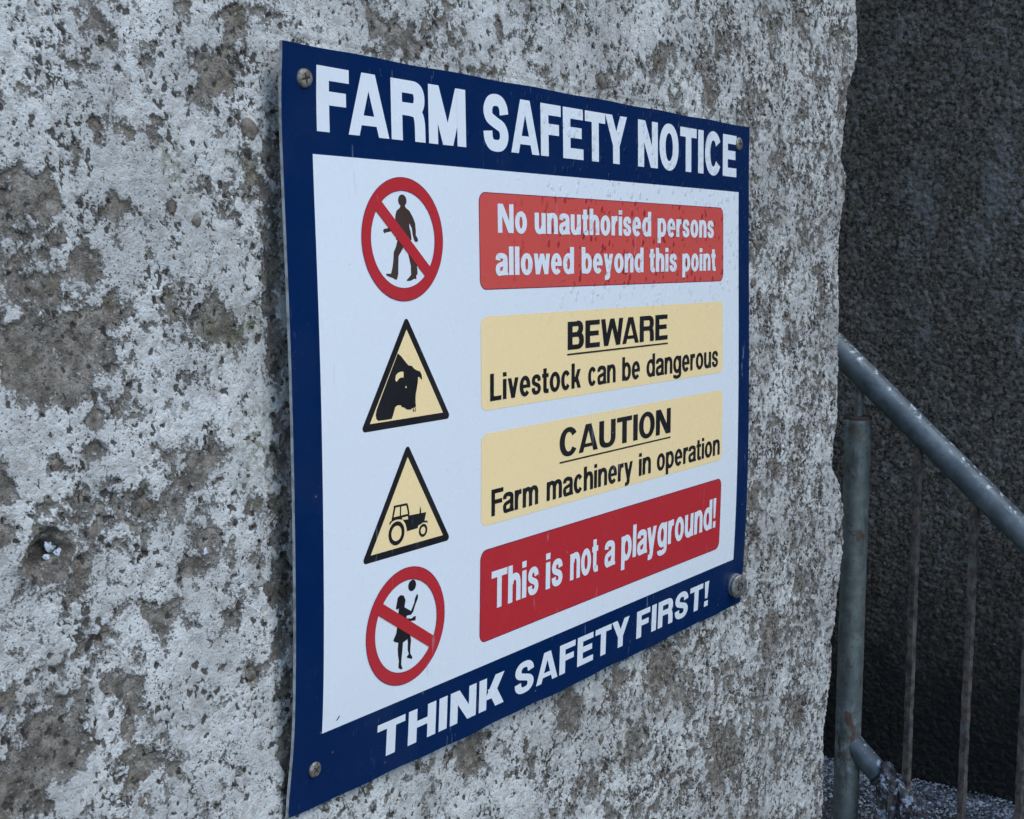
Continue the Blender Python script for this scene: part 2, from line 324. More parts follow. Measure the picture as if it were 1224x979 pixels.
def wall_relief(u, v):
    """height out of the wall and the masks of the coat, at sign coordinates u (right), v (down)"""
    right = sstep(0.25, 0.9, u)
    low = 0.0035 * fbm(u, v, 0.30, 2, 1) + 0.0020 * fbm(u, v, 0.075, 3, 2)
    wu = u + 0.007 * fbm(u, v, 0.026, 4, 11, 0.62); wv = v + 0.007 * fbm(u, v, 0.026, 4, 12, 0.62)
    # places where the wash has come off
    right = np.maximum(right, sstep(0.52, 0.75, v) * sstep(0.2, 0.5, u))
    c = 0.66 + 0.34 * fbm(wu, wv, 0.060, 3, 21) + (0.43 + 0.12 * right) * fbm(wu, wv, 0.013, 4, 22, 0.65)
    c = c - right * 0.10 - 0.10 * sstep(0.15, 0.45, v) * sstep(-0.05, -0.2, u)
    pn = fbm(u, v, 0.018, 3, 23) + 0.35 * fbm(u, v, 0.05, 2, 24)
    for a, b, r in PATCH:
        aa = r * (1.1 + 0.45 * pn); d = np.hypot(wu - a, (wv - b))
        c = c - 0.42 * (1 - sstep(0.10 * aa, 1.45 * aa, d))
    dens = fbm(u, v, 0.05, 2, 31)
    pw, pv = u + 0.0030 * fbm(u, v, 0.006, 2, 33), v + 0.0030 * fbm(u, v, 0.006, 2, 34)
    d1, i1 = worley(pw, pv, 0.0125, 3); d2, i2 = worley(pw, pv, 0.0058, 8)
    pit = (1 - sstep(0.06, 0.26, d1 * (1.4 - 0.7 * i1))) * (i1 > 0.62 - 0.3 * dens)
    sp = fbm(pw, pv, 0.0050, 3, 35, 0.6) + 0.45 * dens + 0.16 * fbm(u, v, 0.02, 2, 36)
    pit = np.maximum(pit, 0.9 * sstep(0.36, 0.58, sp + 0.16 * right))
    crack = (1 - sstep(0.0, 0.012, np.abs(fbm(wu, wv, 0.10, 3, 51, 0.6)))) * sstep(0.05, 0.3, fbm(u, v, 0.11, 2, 52)) * (u < 0.5)
    pit = np.maximum(pit, 0.85 * crack)
    c = c - 0.42 * np.exp(-((u - 0.004) / 0.010) ** 2) * sstep(0.02, 0.1, v) * sstep(0.62, 0.56, v) * (0.7 + 0.9 * pn)  # strip beside the sign's left edge: dirt plus painted contact shade
    bare = 1 - sstep(0.36, 0.50, c)
    d3, i3 = worley(u, v, 0.0075, 13)
    agg = np.sqrt(np.clip(1 - d3 * 1.5, 0, 1))
    rough = fbm(u, v, 0.008, 3, 41, 0.65)
    h = low - 0.0021 * bare + bare * (0.0013 * agg * i3 + 0.0011 * rough) + (1 - bare) * (0.00055 + 0.0011 * right) * rough
    h = h + 0.0011 * right * (np.sqrt(np.clip(1 - d2 * 1.4, 0, 1)) - 0.5) - 0.0012 * pit
    # the deep round hollow left of the sign
    dp = np.hypot((u + 0.199) * 1.0, v - 0.349) + 0.0050 * fbm(u, v, 0.012, 3, 53, 0.6); h = h - 0.010 * (1 - sstep(0.004, 0.0165, dp)) + 0.002 * np.exp(-((dp - 0.02) / 0.005) ** 2)
    c = c - 0.8 * (1 - sstep(0.008, 0.02, dp)); pit = np.maximum(pit, 0.75 * (1 - sstep(0.005, 0.017, dp + 0.006 * rough))); h = h + 0.0014 * rough * (dp < 0.02)
    al = 0
    for a, b, r in ((-0.093, 0.085, 0.010), (-0.088, 0.10, 0.008), (-0.016, 0.098, 0.006), (-0.02, 0.30, 0.02), (-0.045, 0.215, 0.015), (-0.07, 0.125, 0.008), (-0.02, 0.205, 0.012)):
        al = al + np.exp(-(np.hypot(wu - a, (wv - b) * 0.7) / r) ** 2)
    return h, c, np.clip(pit, 0, 1), np.clip(al, 0, 1) * 0.7
def build_wall():
    root = empty('rendered_wall', (0.4, 0.3, 0.0), 'rough grey wall with flaking white limewash that carries the blue and white farm notice', 'wall')
    # s runs along the face, round the corner and back along the return
    s1 = np.concatenate([np.linspace(-2.6, -0.30, 20, endpoint=False), np.linspace(-0.30, 0.25, 480, endpoint=False), np.linspace(0.25, 1.11, 500, endpoint=False)])
    rad = 0.03; arc = np.linspace(0, math.pi / 2, 26, endpoint=False); back = np.concatenate([np.linspace(0, 0.12, 50, endpoint=False), np.linspace(0.12, 1.6, 12)])
    v1 = np.concatenate([np.linspace(-1.9, -0.27, 14, endpoint=False), np.arange(-0.26, 1.05, 0.00158), np.linspace(1.06, 1.33, 20)])
    ncol = len(s1) + len(arc) + len(back)
    ev = np.interp(v1, [e[0] for e in EDGE], [e[1] for e in EDGE])
    ev = ev - 0.011 + 0.0022 * fbm(v1, v1 * 0 + 3.3, 0.016, 3, 61, 0.65)
    U = np.zeros((len(v1), ncol)); Y = np.zeros_like(U); NX = np.zeros_like(U); NY = np.zeros_like(U)
    n1 = len(s1)
    # the face reaches to the start of the rounding, which follows the crumbled edge
    k = np.clip((s1 - 0.95) / (1.11 - 0.95), 0, 1)[None, :]
    U[:, :n1] = s1[None, :] + k * (ev[:, None] - rad - 1.11); Y[:, :n1] = WALL_Y; NY[:, :n1] = -1
    for j, a in enumerate(arc):
        U[:, n1 + j] = ev - rad + rad * math.sin(a); Y[:, n1 + j] = WALL_Y + rad - rad * math.cos(a); NX[:, n1 + j] = math.sin(a); NY[:, n1 + j] = -math.cos(a)
    m = n1 + len(arc)
    for j, b in enumerate(back):
        U[:, m + j] = ev * max(0, 1 - b / .3) + 1.16 * min(1, b / .3); Y[:, m + j] = WALL_Y + rad + b; NX[:, m + j] = 1
    V = np.repeat(v1[:, None], ncol, 1)
    S = U.copy(); S[:, n1:m] = U[:, n1 - 1:n1] + rad * arc[None, :]; S[:, m:] = U[:, n1 - 1:n1] + rad * 1.57 + back[None, :]
    parts = [wall_relief(S[k:k + 24], V[k:k + 24]) for k in range(0, len(v1), 24)]      # in slices that fit the cache
    h, c, pit, al = (np.concatenate([p[q] for p in parts]) for q in range(4))
    h = h + (0.0016 * np.exp(-((S - 1.16) / 0.05) ** 2)) * fbm(S, V, 0.010, 3, 71, 0.6)
    h = h * ((S > -0.31))
    # nothing may poke through the sign
    under = (S > -0.01) & (S < 0.80) & (V > -0.01) & (V < 0.61)
    h = np.where(under, np.minimum(h, 0.0035) - 0.001, h)
    X = U + NX * h; YY = Y + NY * h
    me = grid_mesh(X, YY, Z0 - V, 'render_coat')
    attr(me, 'cover', c); attr(me, 'pit', pit); attr(me, 'algae', al)
    link('render_coat', me, M['lime'], root)
    return root
wall = build_wall()

def lump(center, r, flat, seed, sub=2, amp=0.22, stretch=(1, 1, 1)):
    bm = bmesh.new(); bmesh.ops.create_icosphere(bm, subdivisions=sub, radius=1)
    rr = random.Random(seed); off = Vector((rr.uniform(0, 9), rr.uniform(0, 9), rr.uniform(0, 9)))
    from mathutils import noise
    for v in bm.verts:
        d = v.co.normalized(); k = 1 + amp * noise.noise(d * 1.6 + off) + amp * .5 * noise.noise(d * 4 + off)
        v.co = Vector((d.x * stretch[0], d.y * flat, d.z * stretch[2])) * r * k + Vector(center)
    me = bpy.data.meshes.new('lump'); bm.to_mesh(me); bm.free(); return me
PEB = [(-0.017, 0.064, 0.008), (-0.069, 0.132, 0.0047), (-0.149, 0.073, 0.0044), (-0.133, 0.54, 0.0053), (-0.129, 0.266, 0.004), (-0.177, 0.146, 0.0043), (-0.12, 0.329, 0.0041), (-0.144, 0.482, 0.0046),
       (-0.157, 0.408, 0.0034), (-0.163, 0.341, 0.005), (0.839, 0.142, 0.0075), (0.834, 0.191, 0.0075), (0.469, -0.022, 0.0061), (0.477, 0.689, 0.0056), (-0.029, 0.476, 0.0045), (-0.189, 0.291, 0.0043), (-0.091, 0.122, 0.0052)]
for k, (u, v, r) in enumerate(PEB):
    hh = float(wall_relief(np.array([[u]]), np.array([[v]]))[0][0, 0])
    link('pebble', lump((u, WALL_Y - hh + r * 0.12, Z0 - v), r, 0.45, k, 3, 0.32, (1, 1, random.uniform(.85, 1.15))), M['pebble'], wall)
# frost caught in the two hollows
for u, v, r, sd in ((-0.191, 0.345, 0.0042, 3), (-0.187, 0.350, 0.0032, 4), (-0.194, 0.352, 0.0028, 5), (-0.070, 0.371, 0.0026, 6)):
    hh = float(wall_relief(np.array([[u]]), np.array([[v]]))[0][0, 0])
    link('frost_clump', lump((u, WALL_Y - hh - 0.0005, Z0 - v), r * .85, 0.35, sd, 3, 1.1), M['frost'], wall)

# ------------------------------------------------------------------ the dark wall across the passage
DX = 2.02
def build_dark():
    ys = soft_grid(-4.2, 2.6, -0.24, 0.60, 0.0024, 40); vs = np.concatenate([np.linspace(-1.9, -0.62, 30, endpoint=False), np.arange(-0.52, 1.33, 0.0024)])  # stretch towards the viewer is unseen, extended so the sign mirrors dark wall
    Yg, Vg = np.meshgrid(ys, vs)
    d, i = worley(Yg, Vg * 1.15, 0.0125, 5); d2, i2 = worley(Yg, Vg, 0.0075, 9)
    chip = np.sqrt(np.clip(1 - (d * 1.25) ** 2, 0, 1)) * (0.35 + 0.65 * i); chip2 = np.sqrt(np.clip(1 - (d2 * 1.3) ** 2, 0, 1)) * (0.3 + 0.7 * i2)
    h = 0.0035 * chip + 0.0034 * chip2 + 0.0026 * fbm(Yg, Vg, 0.014, 3, 4, 0.6) + 0.006 * fbm(Yg, Vg, 0.2, 2, 6)
    worn = 0.30 + 0.55 * fbm(Yg, Vg * 0.45, 0.09, 3, 14) + 0.25 * fbm(Yg, Vg, 0.02, 2, 15)
    for a, b, r, s in ((0.20, 0.0, 0.035, 0.35), (0.02, 0.03, 0.045, 0.4), (0.24, -0.15, 0.04, .3), (0.13, -0.1, .03, .3), (0.08, 0.13, 0.04, .35), (-0.05, 0.15, 0.05, .4), (0.0, -0.30, .03, .2), (0.32, 0.12, 0.03, 0.25), (0.17, 0.07, .03, .3), (-.06, .3, .04, .25)):
        worn = worn + s * np.exp(-(((Yg - a) / r) ** 2 + ((Vg - b) / (r * 2.0)) ** 2))
    worn = worn - sstep(0.75, 1.15, Vg) * 0.8
    tone = np.clip(0.6 * chip * i + 0.4 * chip2 * i2 + 0.25 * fbm(Yg, Vg, .05, 2, 44), 0, 1) * (1 - 0.75 * sstep(0.7, 1.2, Vg))  # chip tone drops at the base too, damp and shade put into the colour
    root = empty('roughcast_wall', (DX, 0.8, 0), 'dark grey roughcast wall standing behind the sloping railing', 'wall')
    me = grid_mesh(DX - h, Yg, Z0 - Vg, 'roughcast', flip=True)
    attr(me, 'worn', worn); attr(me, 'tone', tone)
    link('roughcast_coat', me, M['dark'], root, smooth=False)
build_dark()

# ------------------------------------------------------------------ the sign
SW, SH = 0.7867, 0.6
DG = [[1.669, 0.697, 7.162, 6.889, 2.686, -6.883], [0.614, 3.748, 4.457, 1.994, 1.757, 2.046], [2.34, 3.458, 3.78, 3.238, 1.437, -0.082], [-2.299, -1.738, 1.945, 7.566, 4.054, -0.807]]
def bsp(t, n):
    t = min(max(t, 0), 1 - 1e-9); k = 3
    kn = [0] * k + [i / (n - k) for i in range(n - k + 1)] + [1] * k
    B = [1.0 if kn[i] <= t < kn[i + 1] else 0.0 for i in range(n + k)]
    for d in range(1, k + 1):
        B = [((t - kn[i]) / (kn[i + d] - kn[i]) * B[i] if kn[i + d] > kn[i] else 0) + ((kn[i + d + 1] - t) / (kn[i + d + 1] - kn[i + 1]) * B[i + 1] if kn[i + d + 1] > kn[i + 1] else 0) for i in range(n + k - d)]
    return B
def bend(u, v):
    """how far the thin sheet bows out from the wall"""
    a = bsp(u / SW, 4); b = bsp(v / SH, 6)
    d = sum(a[i] * b[j] * DG[i][j] for i in range(4) for j in range(6)) / 1000
    d += 0.0026 * math.exp(-(u / .05) ** 2 - (v / .03) ** 2) - 0.0022 * math.exp(-(u / .08) ** 2 - ((v - .585) / .035) ** 2)
    return d
def SP(u, v, h): return (u, -(bend(u, v) + h), Z0 - v)
sign = empty('safety_sign', (SW / 2, 0.0, Z0 - SH), 'blue and white farm safety notice screwed to the flaking limewashed wall', 'sign')

def flat_part(name, polys, h, m, parent, step=0.02, label=None, cut=True):
    """polys: list of (outline, [holes]) in sign coordinates -> thin print layer lying on the bent sheet"""
    bm = bmesh.new()
    for k, (out, holes) in enumerate(polys):
        loops = [[Vector((p[0], p[1], 0)) for p in l] for l in [out] + holes]
        tr = tessellate_polygon(loops); pts = [p for l in loops for p in l]
        vs = [bm.verts.new((p.x, p.y, h + k * 0.00001)) for p in pts]
        for t in tr:
            try: bm.faces.new([vs[i] for i in t])
            except ValueError: pass
    if cut:
        xs = [v.co.x for v in bm.verts]; ys = [v.co.y for v in bm.verts]
        for axis, lo, hi in ((0, min(xs), max(xs)), (1, min(ys), max(ys))):
            c = math.ceil(lo / step) * step
            while c < hi:
                co = [0, 0, 0]; no = [0, 0, 0]; co[axis] = c; no[axis] = 1
                bmesh.ops.bisect_plane(bm, geom=bm.verts[:] + bm.edges[:] + bm.faces[:], plane_co=co, plane_no=no); c += step
    for v in bm.verts: v.co = SP(v.co.x, v.co.y, v.co.z)
    for f in bm.faces:
        f.normal_update()
        if f.normal.y > 0: f.normal_flip()
    me = bpy.data.meshes.new(name); bm.to_mesh(me); bm.free()
    o = link(name, me, m, parent)
    if label: o['label'] = label
    return o
def rrect(l, t, r, b, rad=0.008, n=6):
    out = []
    for cx, cy, a0 in ((r - rad, t + rad, -90), (r - rad, b - rad, 0), (l + rad, b - rad, 90), (l + rad, t + rad, 180)):
        out += [(cx + rad * math.cos(R(a0 + 90 * i / n)), cy + rad * math.sin(R(a0 + 90 * i / n))) for i in range(n + 1)]
    return out
def circ(cx, cy, r, n=72): return [(cx + r * math.cos(2 * math.pi * i / n), cy + r * math.sin(2 * math.pi * i / n)) for i in range(n)]

def build_sheet():
    nu, nv = 90, 70; th = 0.003; vs = []; fs = []
    idx = {}
    for side in (0, 1):
        for j in range(nv + 1):
            for i in range(nu + 1):
                u, v = SW * i / nu, SH * j / nv
                if side == 0 and 0: pass
                # slightly uneven cut edge
                if j == nv: v += 0.0006 * math.sin(u * 37) + 0.0004 * math.sin(u * 91)
                if j == 0: v += 0.0004 * math.sin(u * 53)
                idx[side, i, j] = len(vs); vs.append(SP(u, v, -th * side))
    fm = []
    for side in (0, 1):
        for j in range(nv):
            for i in range(nu):
                q = [idx[side, i, j], idx[side, i, j + 1], idx[side, i + 1, j + 1], idx[side, i + 1, j]]
                fs.append(q if side == 0 else q[::-1]); fm.append(0 if side == 0 else 1)
    def strip(a, b):
        n = len(vs); q = [idx[0, a[0], a[1]], idx[0, b[0], b[1]], idx[1, b[0], b[1]], idx[1, a[0], a[1]]]
        vs.extend([vs[k] for k in q]); fs.append([n, n + 1, n + 2, n + 3]); fm.append(1)
    for i in range(nu): strip((i, 0), (i + 1, 0)); strip((i + 1, nv), (i, nv))
    for j in range(nv): strip((nu, j), (nu, j + 1)); strip((0, j + 1), (0, j))
    me = pyd(vs, fs, 'sheet'); o = link('backing_sheet', me, [M['blue'], M['edge']], sign)
    me.polygons.foreach_set('material_index', fm)
    me.polygons.foreach_set('use_smooth', [m == 0 for m in fm])
build_sheet()
H1, H2, H3, H4 = 0.00008, 0.00018, 0.00030, 0.00055
field = flat_part('white_field', [([(.0307, .0798), (.7569, .0798), (.7569, .5377), (.0307, .5377)], [])], H1, M['white'], sign)

# ---- lettering: a bold grotesque drawn as strokes -------------------------
class Glyphs:
    def __init__(s, sv, sh): s.sv, s.sh, s.X = sv, sh, 0.75
    def bar(s, l, b, r, t): return [(l, b), (r, b), (r, t), (l, t)]
    def diag(s, x0, y0, x1, y1, t): return [(x0, y0), (x0 + t, y0), (x1 + t, y1), (x1, y1)]
    def arc(s, cx, cy, rx, ry, a0, a1, n=2.35, seg=None):
        seg = seg or max(6, int(abs(a1 - a0) / 9)); o, i = [], []
        irx, iry = max(rx - s.sv, .01), max(ry - s.sh, .01)
        for k in range(seg + 1):
            a = R(a0 + (a1 - a0) * k / seg); c, d = math.cos(a), math.sin(a)
            pc, pd = math.copysign(abs(c) ** (2 / n), c), math.copysign(abs(d) ** (2 / n), d)
            o.append((cx + rx * pc, cy + ry * pd)); i.append((cx + irx * pc, cy + iry * pd))
        return ('strip', o, i)
    def stroke(s, pts, kv=1.0, kh=1.0, taper=None):
        P = []
        for k in range(len(pts) - 1):
            p0, p1, p2, p3 = pts[max(k - 1, 0)], pts[k], pts[k + 1], pts[min(k + 2, len(pts) - 1)]
            for t in (0, .25, .5, .75):
                P.append(tuple(.5 * (2 * p1[a] + (p2[a] - p0[a]) * t + (2 * p0[a] - 5 * p1[a] + 4 * p2[a] - p3[a]) * t * t + (3 * p1[a] - p0[a] - 3 * p2[a] + p3[a]) * t ** 3) for a in (0, 1)))
        P.append(pts[-1]); o, i = [], []
        for k in range(len(P)):
            a, b = P[max(k - 1, 0)], P[min(k + 1, len(P) - 1)]; dx, dy = b[0] - a[0], b[1] - a[1]; L = math.hypot(dx, dy) or 1
            nx, ny = -dy / L, dx / L; w = .5 * math.hypot(s.sv * kv * nx, s.sh * kh * ny)
            o.append((P[k][0] + nx * w, P[k][1] + ny * w)); i.append((P[k][0] - nx * w, P[k][1] - ny * w))
        return ('strip', o, i)
    def box(s, pts, w, h, y0=0.0): return [(s.sv / 2 + x * (w - s.sv), y0 + s.sh / 2 + y * (h - s.sh)) for x, y in pts]
    SS = [(.99, .70), (.93, .86), (.76, .97), (.5, 1), (.22, .96), (.05, .83), (.04, .70), (.16, .59), (.5, .50), (.82, .42), (.97, .29), (.95, .14), (.78, .03), (.5, 0), (.22, .03), (.05, .15), (.01, .31)]
    def get(s, ch):
        v, h, X = s.sv, s.sh, s.X; B, A = s.bar, s.arc
        if ch == 'F': w = .70; return w, [B(0, 0, v, 1), B(v, 1 - h, w, 1), B(v, .52 - h / 2, w * .90, .52 + h / 2)]
        if ch == 'E': w = .73; return w, [B(0, 0, v, 1), B(v, 1 - h, w, 1), B(v, .52 - h / 2, w * .93, .52 + h / 2), B(v, 0, w + .01, h)]
        if ch == 'L': w = .64; return w, [B(0, 0, v, 1), B(v, 0, w, h)]
        if ch == 'I': return v, [B(0, 0, v, 1)]
        if ch == 'T': w = .78; return w, [B(w / 2 - v / 2, 0, w / 2 + v / 2, 1 - h), B(0, 1 - h, w, 1)]
        if ch == 'H': w = .82; return w, [B(0, 0, v, 1), B(w - v, 0, w, 1), B(v, .53 - h / 2, w - v, .53 + h / 2)]
        if ch == 'N': w = .84; return w, [B(0, 0, v * .95, 1), B(w - v * .95, 0, w, 1), s.diag(w - v * 1.12, 0, 0, 1, v * 1.12)]
        if ch == 'M': w = .98; q = v * .88; return w, [B(0, 0, q, 1), B(w - q, 0, w, 1), s.diag(w / 2 - q * .55, 0, 0, 1, q * 1.15), s.diag(w / 2 - q * .55, 0, w - q * 1.15, 1, q * 1.15)]
        if ch == 'A': w = .92; q = v * .90; e = v * .58; return w, [s.diag(0, 0, w / 2 - e, 1, q), s.diag(w - q, 0, w / 2 + e - q, 1, q), B(w * .2, .17, w * .8, .17 + h * .74)]
        if ch == 'V': w = .85; return w, [s.diag(w / 2 - v / 2, 0, 0, 1, v), s.diag(w / 2 - v / 2, 0, w - v, 1, v)]
        if ch == 'W': w = 1.18; q = v * .92; return w, [s.diag(.27 - q / 2, 0, 0, 1, q), s.diag(.27 - q / 2, 0, w / 2 - q / 2, 1, q), s.diag(w - .27 - q / 2, 0, w / 2 - q / 2, 1, q), s.diag(w - .27 - q / 2, 0, w - q, 1, q)]
        if ch == 'Y': w = .88; q = v * 1.05; return w, [B(w / 2 - v / 2, 0, w / 2 + v / 2, .45), s.diag(w / 2 - v / 2 - .005, .38, 0, 1, q), s.diag(w / 2 - v / 2 - .005, .38, w - q, 1, q)]
        if ch == 'K': w = .86; q = v * 1.18; return w, [B(0, 0, v, 1), s.diag(v * .72, .30, w - q * 1.05, 1, q * 1.05), s.diag(w - q, 0, v * .95 + .04, .62, q)]
        if ch == 'O': w = .86; return w, [A(w / 2, .5, w / 2, .52, 0, 360, 2.1, 48)]
        if ch == 'C': w = .84; return w, [A(w / 2, .5, w / 2, .52, 33, 327, 2.12, 40)]
        if ch == 'S': w = .78; return w, [s.stroke(s.box(s.SS, w, 1.04, -.02))]
        if ch == 'U': w = .82; return w, [B(0, .38, v, 1), B(w - v, .38, w, 1), A(w / 2, .38, w / 2, .40, 180, 360, 2.5)]
        if ch == 'R':
            w = .84; r = .29; return w, [B(0, 0, v, 1), B(v, 1 - h, w - .30, 1), B(v, 1 - 2 * r, w - .30, 1 - 2 * r + h), A(w - .32, 1 - r, .30, r, -90, 90, 2.3),
                          s.stroke([(w - .42, 1 - 2 * r + h / 2), (w - .27, .505), (w - v / 2 - .055, .44), (w - v / 2 - .015, .30), (w - v / 2 - .010, .0)], .97)]
        if ch == 'B':
            w = .80; return w, [B(0, 0, v, 1), B(v, 1 - h, .48, 1), B(v, .53 - h / 2, .48, .53 + h / 2), B(v, 0, .48, h), A(.46, .53 + (.47 - h / 2) / 2 + h / 4 - .02 + .01, .30, .2575 + h / 8 - .01, -90, 90), A(.48, .265 + h / 4, .32, .265 + h / 4, -90, 90)]
        if ch == '!': return v * 1.05, [[(0, 1), (v * 1.05, 1), (v * .82, .32), (v * .23, .32)], B(.02, 0, v, min(.22, v))]
        # lower case
        if ch == 'o': w = .66; return w, [A(w / 2, X / 2, w / 2, X / 2 + .02, 0, 360, 2.05, 40)]
        if ch == 'c': w = .60; return w, [A(w / 2, X / 2, w / 2, X / 2 + .02, 36, 324, 2.05, 32)]
        if ch == 'e': w = .64; return w, [A(w / 2, X / 2, w / 2, X / 2 + .02, 0, 318, 2.05, 34), B(v * .8, X / 2 - h * .42, w - .005, X / 2 + h * .36)]
        if ch == 's': w = .58; return w, [s.stroke(s.box(s.SS, w, X + .04, -.02), .95, .92)]
        if ch == 'a':
            w = .63; t = X + .02; return w, [s.stroke([(v * .5, X * .70), (v * .62, X * .86), (w * .47, t - h / 2), (w - v * .62, X * .84), (w - v / 2, X * .62)], 1, 1), B(w - v, 0.05, w, X * .64), B(w - v * .9, 0, w + .035, .09),
                              s.stroke([(w - v * .8, X * .56), (w * .50, X * .505), (v * .62, X * .42), (v * .48, X * .25), (v * .72, X * .09), (w * .44, h / 2 - .02), (w - v * .9, X * .12), (w - v * .5, X * .34)], .95, .88)]
        if ch in 'nh':
            w = .64; return w, [B(0, 0, v, X if ch == 'n' else 1), A(w / 2 + .02, X - .30, w / 2 - .02, .32, 0, 172, 2.3), B(w - v, 0, w, X - .29)]
        if ch == 'm':
            w = .98; q = (w + v) / 2; return w, [B(0, 0, v, X), A(q / 2 + .01, X - .28, q / 2 - .01, .30, 0, 170, 2.3), B(q - v, 0, q, X - .27), A(q - v + q / 2 + .01, X - .28, q / 2 - .01, .30, 0, 170, 2.3), B(w - v, 0, w, X - .27)]
        if ch == 'u':
            w = .64; return w, [B(w - v, 0, w, X), A(w / 2 - .02, .30, w / 2 - .02, .32, 180, 352, 2.3), B(0, .285, v, X)]
        if ch == 'r': w = .42; return w, [B(0, 0, v, X), s.stroke([(v * .5, X * .52), (v * .95, X * .84), (w - .01, X - h * .50)], 1, 1.15)]
        if ch in 'il': return v, [B(0, 0, v, 1)] if ch == 'l' else [B(0, 0, v, X), B(0, 1 - h * .95, v, 1)]
        if ch == 't':
            w = .40; o = .07; return w, [B(o, .18, o + v, .95), B(0, X - h * .9, w, X), s.stroke([(o + v / 2, .22), (o + v * .62, .08), (w - .0, h / 2 - .01)], 1, 1)]
        if ch in 'dbpqg':
            w = .67; bowl = A(w / 2, X / 2, w / 2, X / 2 + .02, 0, 360, 2.08, 36)
            if ch == 'd': return w, [bowl, B(w - v, 0, w, 1)]
            if ch == 'b': return w, [bowl, B(0, 0, v, 1)]
            if ch == 'p': return w, [bowl, B(0, -.27, v, X)]
            return w, [bowl, B(w - v, -.06, w, X), s.stroke([(w - v / 2, .0), (w - v * .58, -.13), (w / 2, -.28 + h / 2), (v * .62, -.16), (v * .50, -.09)], 1, .95)]
        if ch == 'w': w = .92; q = v * .92; return w, [s.diag(.215 - q / 2, 0, 0, X, q), s.diag(.215 - q / 2, 0, w / 2 - q / 2, X, q), s.diag(w - .215 - q / 2, 0, w / 2 - q / 2, X, q), s.diag(w - .215 - q / 2, 0, w - q, X, q)]
        if ch == 'v': w = .62; return w, [s.diag(w / 2 - v / 2, 0, 0, X, v), s.diag(w / 2 - v / 2, 0, w - v, X, v)]
        if ch == 'y':
            w = .64; return w, [s.diag(w / 2 - v / 2, .0, 0, X, v), s.diag(w / 2 - v * .5 - .035, -.08, w - v, X, v), s.stroke([(w / 2 + .0, .0), (w * .43, -.17), (w * .12, -.27 + h / 2)], 1, .95)]
        if ch == 'k': w = .64; q = v * 1.1; return w, [B(0, 0, v, 1), s.diag(v * .75, .24, w - q * 1.1, X, q), s.diag(w - q, 0, v * .95, .46, q)]
        raise KeyError(ch)
KERN = {'FA': -.10, 'TY': -.07, 'AF': -.02, 'CA': -.03, 'AU': -.01, 'Fa': -.09, 'Th': -.03, 'WA': -.11, 'AR': -.02, 'ay': -.04, 'AV': -.1, 'ry': -.03, 'ra': -.03, 'Li': .01}
def word(text, u0, u1, vb, cap, G, gap=.075):
    """quads of one word, fitted between u0 and u1 with baseline vb"""
    x = 0; items = []; prev = ''
    for ch in text:
        w, ps = G.get(ch); k = 0
        x += KERN.get(prev + ch, 0) if prev else 0; prev = ch
        items.append((x, ps)); x += w + gap
    total = x - gap; sx = (u1 - u0) / total; polys = []
    T = lambda p, x0: (u0 + (x0 + p[0]) * sx, vb - p[1] * cap)
    for x0, ps in items:
        for p in ps:
            if isinstance(p, tuple):
                o = [T(q, x0) for q in p[1]]; i = [T(q, x0) for q in p[2]]
                polys.append(('strip', o, i))
            else: polys.append(('quad', [T(q, x0) for q in p], None))
    return polys, sx / cap
def lettering(words, h, m, parent, label=None):
    """words: list of polygon sets; strokes overlap at steps of a hundredth of a millimetre"""
    vs, fs = [], []; k = 0
    for polys in words:
        for kind, a, b in polys:
            hh = h + (k % 14) * 0.000012; k += 1
            n = len(vs)
            if kind == 'quad':
                # cut long bars so that they follow the sheet
                L = max(math.hypot(a[1][0] - a[0][0], a[1][1] - a[0][1]), math.hypot(a[2][0] - a[1][0], a[2][1] - a[1][1]))
                q = max(1, int(L / 0.010)); lerp = lambda p, r, t: (p[0] + (r[0] - p[0]) * t, p[1] + (r[1] - p[1]) * t)
                if math.hypot(a[1][0] - a[0][0], a[1][1] - a[0][1]) > math.hypot(a[2][0] - a[1][0], a[2][1] - a[1][1]):
                    o = [lerp(a[0], a[1], t / q) for t in range(q + 1)]; i = [lerp(a[3], a[2], t / q) for t in range(q + 1)]
                else:
                    o = [lerp(a[0], a[3], t / q) for t in range(q + 1)]; i = [lerp(a[1], a[2], t / q) for t in range(q + 1)]
            else: o, i = a, b
            for p, r in zip(o, i): vs.append(SP(p[0], p[1], hh)); vs.append(SP(r[0], r[1], hh))
            for t in range(len(o) - 1): fs.append([n + 2 * t, n + 2 * t + 1, n + 2 * t + 3, n + 2 * t + 2])
    bm = bmesh.new(); bv = [bm.verts.new(v) for v in vs]
    for f in fs:
        try: bf = bm.faces.new([bv[i] for i in f])
        except ValueError: continue
        bf.normal_update()
        if bf.normal.y > 0: bf.normal_flip()
    me = bpy.data.meshes.new('lettering'); bm.to_mesh(me); bm.free()
    o = link('lettering', me, m, parent)
    if label: o['label'] = label
    return o
GB = Glyphs(.266, .212); GF = Glyphs(.252, .20); GT = Glyphs(.245, .185); GC = Glyphs(.235, .175); GP = Glyphs(.225, .18); GL = Glyphs(.205, .165)
def line(words, vb, cap, G, gap=.075): return [word(t, a, b, vb, cap, G, gap)[0] for t, a, b in words]
lettering(line([('FARM', .0360, .2180), ('SAFETY', .2431, .4903), ('NOTICE', .5131, .7500)], .0623, .0491, GB, .075), H1, M['white'], sign, 'white heading in bold capitals along the top')
lettering(line([('THINK', .0970, .2750), ('SAFETY', .2923, .5061), ('FIRST!', .5225, .6939)], .5830, .0312, GF, .10), H1, M['white'], sign, 'white line of bold capitals along the bottom')

